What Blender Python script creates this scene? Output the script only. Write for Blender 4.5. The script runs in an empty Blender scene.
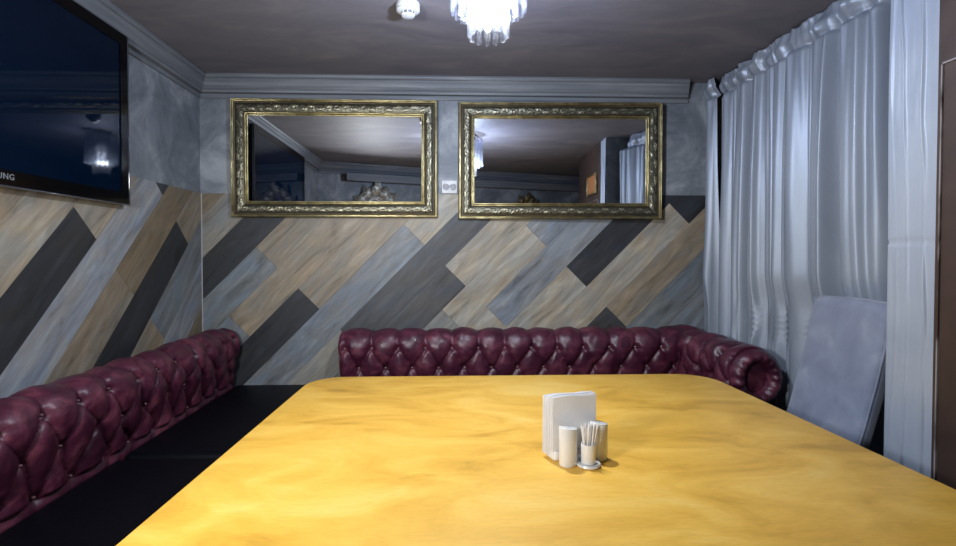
import bpy, bmesh, math, random
from mathutils import Vector, Matrix, noise
random.seed(7)
PI = math.pi
sc = bpy.context.scene
COL = sc.collection

# ------------------------------------------------------------------ helpers
def link(o): COL.objects.link(o); return o
def tag(o, label=None, cat=None, group=None, kind=None):
    if label: o['label'] = label
    if cat: o['category'] = cat
    if group: o['group'] = group
    if kind: o['kind'] = kind
    return o
def empty(name, loc=(0, 0, 0), rz=0, label=None, cat=None, group=None):
    o = bpy.data.objects.new(name, None); o.location = loc; o.rotation_euler = (0, 0, rz)
    o.empty_display_size = .05
    return tag(link(o), label, cat, group)
def mesh_obj(name, verts, faces, mat, parent=None, smooth=False, uvs=None, cols=None, loc=None):
    me = bpy.data.meshes.new(name)
    me.from_pydata([tuple(v) for v in verts], [], faces)
    if uvs is not None:
        l = me.uv_layers.new(name='UVMap')
        for lp in me.loops: l.data[lp.index].uv = uvs[lp.vertex_index]
    if cols is not None:
        ca = me.color_attributes.new('Col', 'FLOAT_COLOR', 'POINT')
        for i, c in enumerate(cols): ca.data[i].color = (c[0], c[1], c[2], 1)
    if smooth: me.polygons.foreach_set('use_smooth', [True] * len(me.polygons))
    me.materials.append(mat); me.update()
    o = bpy.data.objects.new(name, me); link(o)
    if parent: o.parent = parent
    if loc: o.location = loc
    return o
class MB:
    def __init__(s): s.v = []; s.f = []
    def add(s, v, f):
        n = len(s.v); s.v += [tuple(q) for q in v]; s.f += [tuple(i + n for i in q) for q in f]; return s
    def box(s, x0, x1, y0, y1, z0, z1):
        v = [(x, y, z) for z in (z0, z1) for y in (y0, y1) for x in (x0, x1)]
        return s.add(v, [(0, 2, 3, 1), (4, 5, 7, 6), (0, 1, 5, 4), (2, 6, 7, 3), (0, 4, 6, 2), (1, 3, 7, 5)])
    def lathe(s, prof, n=32, c=(0, 0, 0), sx=1, sy=1, close=True):
        v = []; f = []
        for r, z in prof:
            for i in range(n):
                a = 2 * PI * i / n; v.append((c[0] + r * math.cos(a) * sx, c[1] + r * math.sin(a) * sy, c[2] + z))
        for k in range(len(prof) - 1):
            for i in range(n):
                j = (i + 1) % n; f.append((k * n + i, k * n + j, (k + 1) * n + j, (k + 1) * n + i))
        if close:
            f.append(tuple(range(n - 1, -1, -1))); f.append(tuple((len(prof) - 1) * n + i for i in range(n)))
        return s.add(v, f)
    def tube(s, pts, r, n=8):
        pts = [Vector(p) for p in pts]; v = []; f = []
        for k, p in enumerate(pts):
            d = (pts[min(k + 1, len(pts) - 1)] - pts[max(k - 1, 0)]).normalized()
            a = Vector((0, 0, 1)) if abs(d.z) < .9 else Vector((1, 0, 0))
            u = d.cross(a).normalized(); w = d.cross(u)
            rr = r[k] if isinstance(r, (list, tuple)) else r
            for i in range(n):
                t = 2 * PI * i / n; v.append(p + u * math.cos(t) * rr + w * math.sin(t) * rr)
        for k in range(len(pts) - 1):
            for i in range(n):
                j = (i + 1) % n; f.append((k * n + i, k * n + j, (k + 1) * n + j, (k + 1) * n + i))
        f.append(tuple(range(n - 1, -1, -1))); f.append(tuple((len(pts) - 1) * n + i for i in range(n)))
        return s.add(v, f)
    def build(s, name, mat, parent=None, smooth=False, bevel=0, seg=3, loc=None):
        o = mesh_obj(name, s.v, s.f, mat, parent, smooth, loc=loc)
        if bevel:
            m = o.modifiers.new('bevel', 'BEVEL'); m.width = bevel; m.segments = seg; m.limit_method = 'ANGLE'; m.angle_limit = .6
            m.harden_normals = False
            o.data.polygons.foreach_set('use_smooth', [True] * len(o.data.polygons))
        if smooth and not bevel:
            bm = bmesh.new(); bm.from_mesh(o.data)
            for e in bm.edges:
                if len(e.link_faces) == 2 and e.calc_face_angle(0) > .7: e.smooth = False
            bm.to_mesh(o.data); bm.free()
        return o
def grid_faces(nu, nv, off=0, flip=False):
    f = []
    for i in range(nu - 1):
        for j in range(nv - 1):
            q = (off + i * nv + j, off + (i + 1) * nv + j, off + (i + 1) * nv + j + 1, off + i * nv + j + 1)
            f.append(q[::-1] if flip else q)
    return f
def nz(x, y, z=0): return noise.noise(Vector((x, y, z)))
def lerp(a, b, t): return a + (b - a) * t
def sstep(a, b, x):
    t = max(0, min(1, (x - a) / (b - a))); return t * t * (3 - 2 * t)

# ------------------------------------------------------------------ materials
def new_mat(name):
    m = bpy.data.materials.new(name); m.use_nodes = True
    nt = m.node_tree; b = nt.nodes['Principled BSDF']; return m, nt, b
def N(nt, t, **k):
    n = nt.nodes.new(t)
    for a, v in k.items():
        if a in n.inputs: n.inputs[a].default_value = v
        else: setattr(n, a, v)
    return n
def simple(name, col, rough=.5, metal=0, spec=.5, coat=0, bump=0, bscale=60):
    m, nt, b = new_mat(name)
    b.inputs['Base Color'].default_value = (*col, 1); b.inputs['Roughness'].default_value = rough
    b.inputs['Metallic'].default_value = metal; b.inputs['Specular IOR Level'].default_value = spec
    b.inputs['Coat Weight'].default_value = coat
    if bump:
        tc = N(nt, 'ShaderNodeTexCoord'); no = N(nt, 'ShaderNodeTexNoise', Scale=bscale, Detail=4.0)
        bp = N(nt, 'ShaderNodeBump', Strength=bump, Distance=.002)
        nt.links.new(tc.outputs['Object'], no.inputs['Vector']); nt.links.new(no.outputs['Fac'], bp.inputs['Height'])
        nt.links.new(bp.outputs[0], b.inputs['Normal'])
    return m
def ramp(nt, stops):
    r = N(nt, 'ShaderNodeValToRGB'); e = r.color_ramp.elements
    e[0].position, e[0].color = stops[0][0], (*stops[0][1], 1)
    e[1].position, e[1].color = stops[-1][0], (*stops[-1][1], 1)
    for p, c in stops[1:-1]:
        q = e.new(p); q.color = (*c, 1)
    return r
def mottled(name, stops, scale=(1, 1, 1), nscale=4, detail=8, dist=.6, rough=.6, rvar=0, bump=.2, bdist=.003, spec=.4, metal=0, coord='Object', coat=0, nrough=.55, fine=0):
    m, nt, b = new_mat(name); L = nt.links.new
    tc = N(nt, 'ShaderNodeTexCoord'); mp = N(nt, 'ShaderNodeMapping'); mp.inputs['Scale'].default_value = scale
    no = N(nt, 'ShaderNodeTexNoise', Scale=nscale, Detail=detail, Distortion=dist, Roughness=nrough)
    L(tc.outputs[coord], mp.inputs[0]); L(mp.outputs[0], no.inputs['Vector'])
    r = ramp(nt, stops); L(no.outputs['Fac'], r.inputs[0]); L(r.outputs[0], b.inputs['Base Color'])
    b.inputs['Roughness'].default_value = rough; b.inputs['Specular IOR Level'].default_value = spec
    b.inputs['Metallic'].default_value = metal; b.inputs['Coat Weight'].default_value = coat
    if rvar:
        mr = N(nt, 'ShaderNodeMapRange'); mr.inputs['To Min'].default_value = rough - rvar; mr.inputs['To Max'].default_value = rough + rvar
        L(no.outputs['Fac'], mr.inputs['Value']); L(mr.outputs[0], b.inputs['Roughness'])
    if bump:
        n2 = N(nt, 'ShaderNodeTexNoise', Scale=fine or nscale * 3, Detail=6.0); L(mp.outputs[0], n2.inputs['Vector'])
        bp = N(nt, 'ShaderNodeBump', Strength=bump, Distance=bdist)
        L(n2.outputs['Fac'], bp.inputs['Height']); L(bp.outputs[0], b.inputs['Normal'])
    return m
M = {}
M['plaster'] = mottled('grey_plaster', [(.34, (.115, .138, .158)), (.5, (.20, .225, .248)), (.66, (.37, .395, .415))], nscale=3.6, dist=.7, nrough=.68, rough=.5, rvar=.12, bump=.35, bdist=.004, fine=22)
M['ceiling'] = mottled('painted_ceiling', [(.3, (.155, .152, .175)), (.52, (.195, .184, .203)), (.75, (.26, .240, .252))], scale=(1, 2.6, 1), nscale=1.5, dist=1.6, rough=.62, bump=.5, bdist=.003, fine=14, spec=.3)
M['crown'] = mottled('brushed_crown_paint', [(.3, (.120, .135, .152)), (.52, (.16, .174, .19)), (.66, (.215, .228, .242)), (.78, (.38, .39, .40))], scale=(1.0, 1.0, 26), nscale=2, dist=.2, rough=.5, bump=.2)
M['floor'] = mottled('dark_floor', [(.3, (.03, .028, .03)), (.7, (.07, .06, .06))], nscale=6, rough=.5)
M['brown'] = mottled('brown_paint', [(.3, (.046, .028, .023)), (.55, (.064, .040, .032)), (.8, (.095, .062, .05))], scale=(1, 1, 1), nscale=5, rough=.5, bump=.3)
M['brown_wood'] = mottled('brown_door_wood', [(.3, (.16, .075, .035)), (.7, (.26, .12, .055))], scale=(8, 8, .8), nscale=4, rough=.45, bump=.1)
M['worn_edge'] = mottled('worn_pale_edge', [(.50, (.05, .035, .03)), (.62, (.30, .27, .27))], scale=(1, 1, .35), nscale=9, rough=.5, bump=.1)
M['leather'] = mottled('burgundy_leather', [(.28, (.038, .008, .020)), (.5, (.074, .013, .031)), (.72, (.17, .042, .066))], nscale=9, detail=7, dist=1.2, rough=.40, rvar=.10, bump=.7, bdist=.003, fine=38, spec=.55)
M['leather_dark'] = simple('dark_red_leather', (.045, .007, .013), .65, spec=.25, bump=.3, bscale=90)
M['black_leather'] = simple('black_leather', (.0022, .0026, .005), .5, spec=.12, bump=.3, bscale=70)
M['button'] = simple('leather_button', (.30, .16, .16), .22, spec=1)
M['satin'] = mottled('satin_curtain', [(.3, (.25, .29, .355)), (.7, (.335, .375, .435))], scale=(1, 1, .3), nscale=4, rough=.42, bump=.2, bdist=.004, metal=.22, fine=7)
M['satin_pale'] = mottled('pale_satin', [(.3, (.33, .385, .475)), (.7, (.43, .48, .56))], scale=(1, 1, .5), nscale=5, rough=.42, bump=.3, bdist=.004, metal=.08, fine=12)
M['velvet'] = mottled('grey_blue_velvet', [(.3, (.17, .20, .29)), (.55, (.22, .255, .35)), (.75, (.30, .335, .43))], nscale=9, dist=.5, rough=.75, bump=.2, fine=200)
M['velvet'].node_tree.nodes['Principled BSDF'].inputs['Sheen Weight'].default_value = .5
M['chairwood'] = simple('dark_chair_wood', (.03, .02, .015), .4)
M['chrome'] = simple('chrome', (.8, .8, .82), .12, 1)
M['white_plastic'] = simple('white_plastic', (.62, .64, .66), .4)
M['grey_plastic'] = simple('grey_vent_plastic', (.12, .12, .13), .5)
M['ceramic'] = simple('white_ceramic', (.74, .74, .73), .18, coat=.4)
M['paper'] = simple('napkin_paper', (.80, .81, .84), .85, spec=.2, bump=.25, bscale=160)
M['toothpick'] = simple('wrapped_toothpick', (.80, .78, .76), .4)
M['tv_black'] = simple('gloss_black_plastic', (.002, .002, .0025), .12, spec=.22)
M['tv_screen'] = simple('dark_blue_screen', (.0010, .0065, .020), .03, spec=.22)
M['tv_acrylic'] = simple('smoked_acrylic_edge', (.05, .055, .07), .06, spec=1, coat=1)
M['logo'] = simple('silver_lettering', (.38, .40, .43), .4, .5)
M['socket_hole'] = simple('socket_recess', (.25, .25, .27), .4)
M['mirror'] = simple('mirror_glass', (.80, .82, .83), .012, 1)
M['hole'] = simple('dark_hole', (.004, .004, .004), .9)
M['gap'] = simple('dark_joint', (.02, .02, .022), .8)

def make_gilt(name, lo, hi, rough=.32):
    m, nt, b = new_mat(name); L = nt.links.new
    at = N(nt, 'ShaderNodeAttribute', attribute_name='Col')
    tc = N(nt, 'ShaderNodeTexCoord'); no = N(nt, 'ShaderNodeTexNoise', Scale=45.0, Detail=5.0)
    L(tc.outputs['Object'], no.inputs['Vector'])
    ad = N(nt, 'ShaderNodeMath', operation='MULTIPLY_ADD'); ad.inputs[1].default_value = .5
    L(no.outputs['Fac'], ad.inputs[0]); L(at.outputs['Fac'], ad.inputs[2])
    r = ramp(nt, [(.35, lo), (.85, tuple(.45 * a + .55 * b for a, b in zip(hi, lo))), (1.25, hi)] if False else [(.35, lo), (.8, tuple(.35 * a + .65 * b for a, b in zip(hi, lo))), (1.0, hi)]); L(ad.outputs[0], r.inputs[0]); L(r.outputs[0], b.inputs['Base Color'])
    b.inputs['Metallic'].default_value = .75; b.inputs['Roughness'].default_value = rough
    return m
M['gilt_band'] = make_gilt('carved_gilt_band', (.075, .070, .048), (.40, .37, .26), .36)
M['gilt'] = mottled('gold_rim', [(.3, (.24, .20, .10)), (.55, (.46, .39, .20)), (.8, (.66, .57, .32))], nscale=16, rough=.28, metal=.9, bump=.1)
M['bronze'] = mottled('dark_bronze_rim', [(.3, (.055, .045, .032)), (.7, (.12, .095, .06))], nscale=20, rough=.4, metal=.6, bump=.1)
M['orn_silver'] = mottled('pale_gilt_ornament', [(.35, (.30, .29, .25)), (.65, (.52, .50, .43))], nscale=25, rough=.4, metal=.5, bump=.2)
M['orn_gold'] = mottled('dark_gold_ornament', [(.35, (.14, .10, .05)), (.65, (.34, .25, .12))], nscale=25, rough=.4, metal=.6, bump=.2)

# planks: own colour per board comes as vertex colour, grain runs along the board's UV
def make_plank():
    m, nt, b = new_mat('laminate_planks'); L = nt.links.new
    at = N(nt, 'ShaderNodeAttribute', attribute_name='Col'); uv = N(nt, 'ShaderNodeUVMap', uv_map='UVMap')
    mp = N(nt, 'ShaderNodeMapping'); mp.inputs['Scale'].default_value = (1.1, 6.5, 1); L(uv.outputs[0], mp.inputs[0])
    n1 = N(nt, 'ShaderNodeTexNoise', Scale=2.0, Detail=9.0, Distortion=.8, Roughness=.66); L(mp.outputs[0], n1.inputs['Vector'])
    n2 = N(nt, 'ShaderNodeTexNoise', Scale=4.0, Detail=7.0, Distortion=1.6, Roughness=.62); L(mp.outputs[0], n2.inputs['Vector'])
    mp3 = N(nt, 'ShaderNodeMapping'); mp3.inputs['Scale'].default_value = (2.0, 5, 1); L(uv.outputs[0], mp3.inputs[0])
    n3 = N(nt, 'ShaderNodeTexNoise', Scale=1.6, Detail=3.0, Distortion=.8); L(mp3.outputs[0], n3.inputs['Vector'])
    r1 = ramp(nt, [(.28, (.42, .40, .37)), (.42, (.82, .81, .80)), (.56, (1.05, 1.06, 1.06)), (.72, (1.50, 1.52, 1.55))])
    L(n1.outputs['Fac'], r1.inputs[0])
    r2 = ramp(nt, [(.3, (.93, .93, .92)), (.7, (1.06, 1.06, 1.06))]); L(n2.outputs['Fac'], r2.inputs[0])
    r3 = ramp(nt, [(.35, (.90, .97, 1.06)), (.65, (1.08, 1.02, .93))]); L(n3.outputs['Fac'], r3.inputs[0])
    cur = at.outputs['Color']
    for r in (r1, r2, r3):
        mx = N(nt, 'ShaderNodeMix', data_type='RGBA', blend_type='MULTIPLY'); mx.inputs['Factor'].default_value = 1
        L(cur, mx.inputs[6]); L(r.outputs[0], mx.inputs[7]); cur = mx.outputs[2]
    L(cur, b.inputs['Base Color'])
    b.inputs['Roughness'].default_value = .48; b.inputs['Specular IOR Level'].default_value = .4
    bp = N(nt, 'ShaderNodeBump', Strength=.15, Distance=.001); L(n2.outputs['Fac'], bp.inputs['Height']); L(bp.outputs[0], b.inputs['Normal'])
    return m
M['plank'] = make_plank()

def make_table_mat():
    m, nt, b = new_mat('honey_lacquered_wood'); L = nt.links.new
    tc = N(nt, 'ShaderNodeTexCoord')
    mp = N(nt, 'ShaderNodeMapping'); mp.inputs['Scale'].default_value = (1.5, 2.9, 1); L(tc.outputs['Object'], mp.inputs[0])
    n1 = N(nt, 'ShaderNodeTexNoise', Scale=1.9, Detail=7.0, Distortion=1.0, Roughness=.58); L(mp.outputs[0], n1.inputs['Vector'])
    r = ramp(nt, [(.28, (.56, .30, .036)), (.42, (.78, .435, .058)), (.56, (.88, .52, .085)), (.72, (.92, .61, .15))]); L(n1.outputs['Fac'], r.inputs[0])
    mp2 = N(nt, 'ShaderNodeMapping'); mp2.inputs['Scale'].default_value = (9, 60, 1); mp2.inputs['Rotation'].default_value = (0, 0, .15); L(tc.outputs['Object'], mp2.inputs[0])
    n2 = N(nt, 'ShaderNodeTexNoise', Scale=2.0, Detail=6.0, Distortion=2.0); L(mp2.outputs[0], n2.inputs['Vector'])
    r2 = ramp(nt, [(.3, (.93, .92, .90)), (.6, (1.02, 1.02, 1.02))]); L(n2.outputs['Fac'], r2.inputs[0])
    mx = N(nt, 'ShaderNodeMix', data_type='RGBA', blend_type='MULTIPLY'); mx.inputs['Factor'].default_value = 1
    L(r.outputs[0], mx.inputs[6]); L(r2.outputs[0], mx.inputs[7]); L(mx.outputs[2], b.inputs['Base Color'])
    b.inputs['Roughness'].default_value = .42; b.inputs['Specular IOR Level'].default_value = .4
    bp = N(nt, 'ShaderNodeBump', Strength=.08, Distance=.001); L(n2.outputs['Fac'], bp.inputs['Height']); L(bp.outputs[0], b.inputs['Normal'])
    return m
M['table'] = make_table_mat()
M['edge_highlight'] = simple('painted_edge_highlight', (.62, .42, .20), .35)  # bullnose highlight of the table put into the colour
def make_crystal():
    m = bpy.data.materials.new('crystal_rod'); m.use_nodes = True; nt = m.node_tree; nt.nodes.clear(); L = nt.links.new
    o = N(nt, 'ShaderNodeOutputMaterial'); tr = N(nt, 'ShaderNodeBsdfTransparent', Color=(.93, .95, 1, 1))
    tl = N(nt, 'ShaderNodeBsdfTranslucent', Color=(.9, .93, 1, 1)); gl = N(nt, 'ShaderNodeBsdfGlossy', Color=(1, 1, 1, 1), Roughness=.08)
    m1 = N(nt, 'ShaderNodeMixShader'); m1.inputs[0].default_value = .006; m2 = N(nt, 'ShaderNodeMixShader'); m2.inputs[0].default_value = .05
    L(tr.outputs[0], m1.inputs[1]); L(tl.outputs[0], m1.inputs[2]); L(m1.outputs[0], m2.inputs[1]); L(gl.outputs[0], m2.inputs[2]); L(m2.outputs[0], o.inputs[0])
    return m
M['crystal'] = make_crystal()
def emis(name, col, s):
    m, nt, b = new_mat(name); b.inputs['Emission Color'].default_value = (*col, 1); b.inputs['Emission Strength'].default_value = s
    b.inputs['Base Color'].default_value = (.8, .8, .8, 1); return m
M['bulb'] = emis('lit_bulb', (.93, .95, 1), .9)

# ------------------------------------------------------------------ camera (x right, y into the room, z up)
cam = bpy.data.cameras.new('camera'); cam.sensor_width = 36; cam.lens = 36 * 500 / 956
cam.shift_x = 13 / 956; cam.shift_y = -9 / 956; cam.clip_start = .02
co = link(bpy.data.objects.new('camera', cam)); co.location = (0, 0, 1.28)
co.rotation_euler = (PI / 2 - math.atan(10 / 500), 0, -math.atan(18 / 500))
sc.camera = co

# ------------------------------------------------------------------ the room
WX, WY, CZ, RX = -1.515, 3.14, 2.365, 1.83      # left wall, back wall, ceiling, right wall
PT = 1.652                                     # top of the plank panelling
def opp(x): return .27 - .36 * (x + 1.515)       # the slanting wall behind the camera
def struct(o): o['kind'] = 'structure'; return o
XR2 = 2.5
struct(MB().box(WX - .1, XR2 + .1, -1.6, WY + .1, -.06, 0).build('floor', M['floor']))
struct(MB().box(WX - .1, XR2 + .1, -1.6, WY + .1, CZ, CZ + .08).build('ceiling', M['ceiling']))
struct(MB().box(WX - .1, WX, -.2, WY + .1, 0, CZ).build('wall_left', M['plaster']))
struct(MB().box(WX, RX + .1, WY, WY + .1, 0, CZ).build('wall_back', M['plaster']))
struct(MB().box(RX, RX + .1, 1.62, WY, 0, CZ).build('wall_right', M['plaster']))
# wall end between the curtain recess and the brown doorway
struct(MB().box(1.415, 1.95, 1.386, 1.552, 0, CZ).build('wall_pier', M['plaster']))
struct(MB().box(1.40, 1.95, .45, 1.386, 0, CZ).build('wall_brown', M['brown']))
struct(MB().box(XR2, XR2 + .1, -1.6, .45, 0, CZ).build('wall_far_right', M['plaster']))
struct(MB().box(1.95, XR2 + .1, .45, .55, 0, CZ).build('wall_passage', M['brown']))
# slanting wall behind the camera
x0, x1 = WX - .1, XR2 + .1
v = [(x0, opp(x0), 0), (x1, opp(x1), 0), (x1, opp(x1) - .1, 0), (x0, opp(x0) - .1, 0)]
v += [(a, b, CZ) for a, b, c in v]
struct(mesh_obj('wall_front', v, [(0, 3, 2, 1), (4, 5, 6, 7), (0, 1, 5, 4), (1, 2, 6, 5), (2, 3, 7, 6), (3, 0, 4, 7)], M['plaster']))

# crown moulding: one stepped profile (d = out from the wall, z below the ceiling), swept with mitred ends
CP = [(0, -.150), (.012, -.150), (.016, -.143), (.016, -.128), (.006, -.126), (.006, -.119), (.030, -.116), (.034, -.104), (.030, -.094),
      (.036, -.090), (.046, -.072), (.052, -.052), (.060, -.036), (.060, -.030), (.068, -.028), (.074, -.020), (.076, -.010), (.070, -.004), (.070, 0), (0, 0)]
def crown(name, a, b, n, ma, mb):
    # a,b plan points on the wall, n = inward normal, ma/mb = how far the profile shifts along the run per unit d at each end
    a = Vector(a); b = Vector(b); t = (b - a).normalized(); n = Vector(n).normalized()
    V = []
    for (p, mm) in ((a, ma), (b, -mb)):
        for d, z in CP:
            z *= .87; q = p + n * d + t * (mm * d); V.append((q.x, q.y, CZ + z))
    k = len(CP); F = [(i, i + 1, k + i + 1, k + i) for i in range(k - 1)] + [tuple(range(k - 1, -1, -1)), tuple(range(k, 2 * k))]
    return struct(mesh_obj(name, V, F, M['crown']))
crown('trim_1', (WX, .27), (WX, WY), (1, 0), .7, 1)
crown('trim_2', (WX, WY), (1.525, WY), (0, -1), 1, .25)
nrm = Vector((.36, 1)).normalized()
crown('trim_3', (XR2, opp(XR2)), (WX, .27), nrm, 0, .7)
# boxed beam under the crown behind the camera
tv_ = Vector((1, -.36)).normalized()
def on_opp(x, d): p = Vector((x, opp(x))) + nrm * d; return p
A = on_opp(-1.22, 0); B = on_opp(2.3, 0); A2 = on_opp(-1.22, .13); B2 = on_opp(2.3, .13)
v = [(p.x, p.y, z) for z in (CZ - .215, CZ - .1305) for p in (A, B, B2, A2)]
struct(mesh_obj('trim_4', v, [(0, 3, 2, 1), (4, 5, 6, 7), (0, 1, 5, 4), (1, 2, 6, 5), (2, 3, 7, 6), (3, 0, 4, 7)], M['crown']))

# plank panelling on the back and left walls
TAN = (.275, .228, .170); BEI = (.335, .30, .245); GRY = (.195, .212, .225); GBL = (.205, .222, .245)
DRK = (.033, .035, .040); DK2 = (.066, .068, .074); GTN = (.25, .24, .215); DTN = (.215, .17, .115); LGR = (.285, .30, .325)
def clip(poly, x0, x1, z0, z1):
    for ax, val, s in ((0, x0, 1), (0, x1, -1), (1, z0, 1), (1, z1, -1)):
        out = []
        for i in range(len(poly)):
            p, q = poly[i], poly[(i + 1) % len(poly)]
            ip = (p[ax] - val) * s >= 0; iq = (q[ax] - val) * s >= 0
            if ip: out.append(p)
            if ip != iq:
                t = (val - p[ax]) / (q[ax] - p[ax]); out.append((p[0] + (q[0] - p[0]) * t, p[1] + (q[1] - p[1]) * t))
        poly = out
        if not poly: return []
    return poly
def panelling(name, lanes, S0, pitch, rect, place, th=.009):
    """lanes: {k: [(T_end, colour), ...]}; S = h - z grows across the boards, T = h + z runs along them"""
    V = []; F = []; U = []; C = []; rnd = random.Random(3); g = .0009
    for k, lst in lanes.items():
        Sa, Sb = S0 + pitch * k + g, S0 + pitch * (k + 1) - g
        Ta = -9
        for Te, colr in lst:
            a, b_ = Ta + g, Te - g
            poly = [((T + S) / 2, (T - S) / 2) for S, T in ((Sa, a), (Sb, a), (Sb, b_), (Sa, b_))]
            poly = clip(poly, *rect)
            off = rnd.random() * 40; jit = 1 + (rnd.random() - .5) * .12
            Ta = Te
            if len(poly) < 3: continue
            n = len(V); m = len(poly)
            for lev in (th, 0):
                for h, z in poly:
                    V.append(place(h, z, lev)); U.append((h + z + off, h - z + off * .37)); C.append(tuple(c * jit for c in colr))
            F.append(tuple(n + i for i in range(m)))
            for i in range(m):
                j = (i + 1) % m; F.append((n + i, n + m + i, n + m + j, n + j))
    o = mesh_obj(name, V, F, M['plank'], uvs=U, cols=C)
    bm = bmesh.new(); bm.from_mesh(o.data); bmesh.ops.recalc_face_normals(bm, faces=bm.faces); bm.to_mesh(o.data); bm.free()
    return struct(o)
E9 = 9
back_lanes = {
 -4: [(E9, TAN)], -3: [(E9, TAN)], -2: [(E9, DTN)], -1: [(-.25, GRY), (E9, GTN)], 0: [(E9, DRK)], 1: [(.145, GRY), (E9, TAN)],
 2: [(-.45, GRY), (E9, TAN)], 3: [(.145, DRK), (E9, TAN)], 4: [(1.195, GBL), (E9, BEI)], 5: [(.145, GTN), (E9, DK2)],
 6: [(.145, GTN), (1.195, DK2), (E9, BEI)], 7: [(.9, GTN), (1.955, BEI), (E9, GBL)], 8: [(1.195, BEI), (E9, GBL)],
 9: [(.9, GRY), (1.955, BEI), (E9, DRK)], 10: [(1.195, GRY), (3.01, BEI), (E9, DRK)], 11: [(1.955, DK2), (E9, TAN)],
 12: [(E9, GRY)], 13: [(E9, GBL)], 14: [(E9, DTN)], 15: [(E9, GRY)], 16: [(E9, DRK)], 17: [(E9, TAN)], 18: [(E9, GRY)]}
back_lanes.update({k: [(E9, TAN if k % 3 else DRK)] for k in range(-9, -4)})
panelling('wall_back_planks', back_lanes, -2.757, .2565, (WX + .010, 1.70, .0, PT), lambda h, z, l: (h, WY - .002 - l, z))
# left wall: h = -(-y) -> use h = y; S = y - z
left_lanes = {-3: [(2.4, DRK), (E9, TAN)], -2: [(2.79, GRY), (E9, TAN)], -1: [(2.79, TAN), (E9, BEI)], 0: [(3.546, DRK), (E9, BEI)], 1: [(4.30, LGR), (E9, DRK)],
              2: [(3.54, TAN), (E9, DTN)], 3: [(4.303, DRK), (E9, TAN)], 4: [(3.54, TAN), (E9, GRY)], 5: [(E9, LGR)], 6: [(E9, DTN)], 7: [(E9, GRY)], 8: [(E9, DRK)], 9: [(E9, TAN)]}
left_lanes.update({k: [(E9, (TAN, GRY, BEI)[k % 3])] for k in range(-12, -3)})
panelling('wall_left_planks', left_lanes, .6055, .2565, (.30, WY - .012, 0, PT), lambda h, z, l: (WX + .002 + l, h, z))
# pale corner and top beads of the panelling
struct(MB().box(WX + .009, WX + .014, WY - .017, WY - .010, .0, PT).build('trim_5', simple('pale_bead', (.5, .5, .5), .4)))

# brown door on the right with its narrow worn casing
d = empty('door_1', (1.40, .906, 0)); struct(d)
def rel(o, root): return o
MB().box(-.012, 0, -.32, .452, .0, 1.81).build('door_leaf', M['brown'], d)
m = MB()
m.box(-.017, .0, .452, .456, 0, 1.815); m.box(-.017, .0, -.324, -.32, 0, 1.815); m.box(-.017, .0, -.324, .456, 1.81, 1.815)
m.build('door_casing', M['worn_edge'], d)
# small gold framed picture near the doorway, seen in the right-hand mirror
pf = empty('framed_picture', (1.392, 1.11, 1.98), label='gold-framed orange picture high on the brown wall, reflected in the right mirror', cat='picture')
m = MB(); m.box(-.009, .006, -.17, .17, -.08, .09).build('picture_panel', simple('orange_print', (.42, .17, .06), .6), pf)
m = MB(); m.box(-.018, .007, -.19, -.17, -.10, .11); m.box(-.018, .007, .17, .19, -.10, .11); m.box(-.018, .007, -.17, .17, .09, .11); m.box(-.018, .007, -.17, .17, -.10, -.08)
m.build('picture_frame', M['gilt'], pf, bevel=.004)

# ------------------------------------------------------------------ table
def rrect(x0, x1, y0, y1, r, n=14):
    P = []
    for cx, cy, a0 in ((x1 - r, y1 - r, 0), (x0 + r, y1 - r, PI / 2), (x0 + r, y0 + r, PI), (x1 - r, y0 + r, 1.5 * PI)):
        for i in range(n + 1):
            a = a0 + PI / 2 * i / n; P.append((cx + r * math.cos(a), cy + r * math.sin(a)))
    return P
TX0, TX1, TY0, TY1 = -.575, 1.142, .58, 2.172
tcx, tcy = (TX0 + TX1) / 2, (TY0 + TY1) / 2
tb = empty('dining_table', (tcx, tcy, 0), label='large square dining table with a glossy honey yellow wooden top and rounded corners', cat='table')
out = rrect(TX0, TX1, TY0, TY1, .145)
# the left side opens out slightly towards the camera
out = [(x + (-.040 * (TY1 - y) / (TY1 - TY0) if x < tcx else .006 * (TY1 - y)), y) for x, y in out]
def slab(profile, pts, cx, cy):
    V = []; F = []; n = len(pts)
    for ins, z in profile:
        for i, (x, y) in enumerate(pts):
            px, py = pts[i - 1]; qx, qy = pts[(i + 1) % n]; t = Vector((qx - px, qy - py)).normalized()
            V.append((x - t.y * ins - cx, y + t.x * ins - cy, z))
    for k in range(len(profile) - 1):
        for i in range(n):
            j = (i + 1) % n; F.append((k * n + i, k * n + j, (k + 1) * n + j, (k + 1) * n + i))
    F.append(tuple(range(n - 1, -1, -1))); F.append(tuple((len(profile) - 1) * n + i for i in range(n)))
    return V, F
V, F = slab([(.006, .716), (.0015, .719), (0, .724), (0, .742), (.0012, .7468), (.0035, .7492), (.007, .750)], out, tcx, tcy)
o = MB().add(V, F).build('tabletop', M['table'], tb, smooth=True)
V, F = slab([(-.0012, .722), (-.0022, .726), (-.0022, .741), (-.0012, .7445), (.003, .7445), (.003, .722)], out, tcx, tcy)
o = mesh_obj('edge_highlight_band', V, F[:-2], M['edge_highlight'], tb, True)  # pale band stands for the highlight along the rounded edge
m = MB(); m.box(-.62, .62, -.55, -.52, .64, .716).box(-.62, .62, .52, .55, .64, .716).box(-.62, -.59, -.52, .52, .64, .716).box(.59, .62, -.52, .52, .64, .716)
m.build('apron', M['chairwood'], tb)
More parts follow.
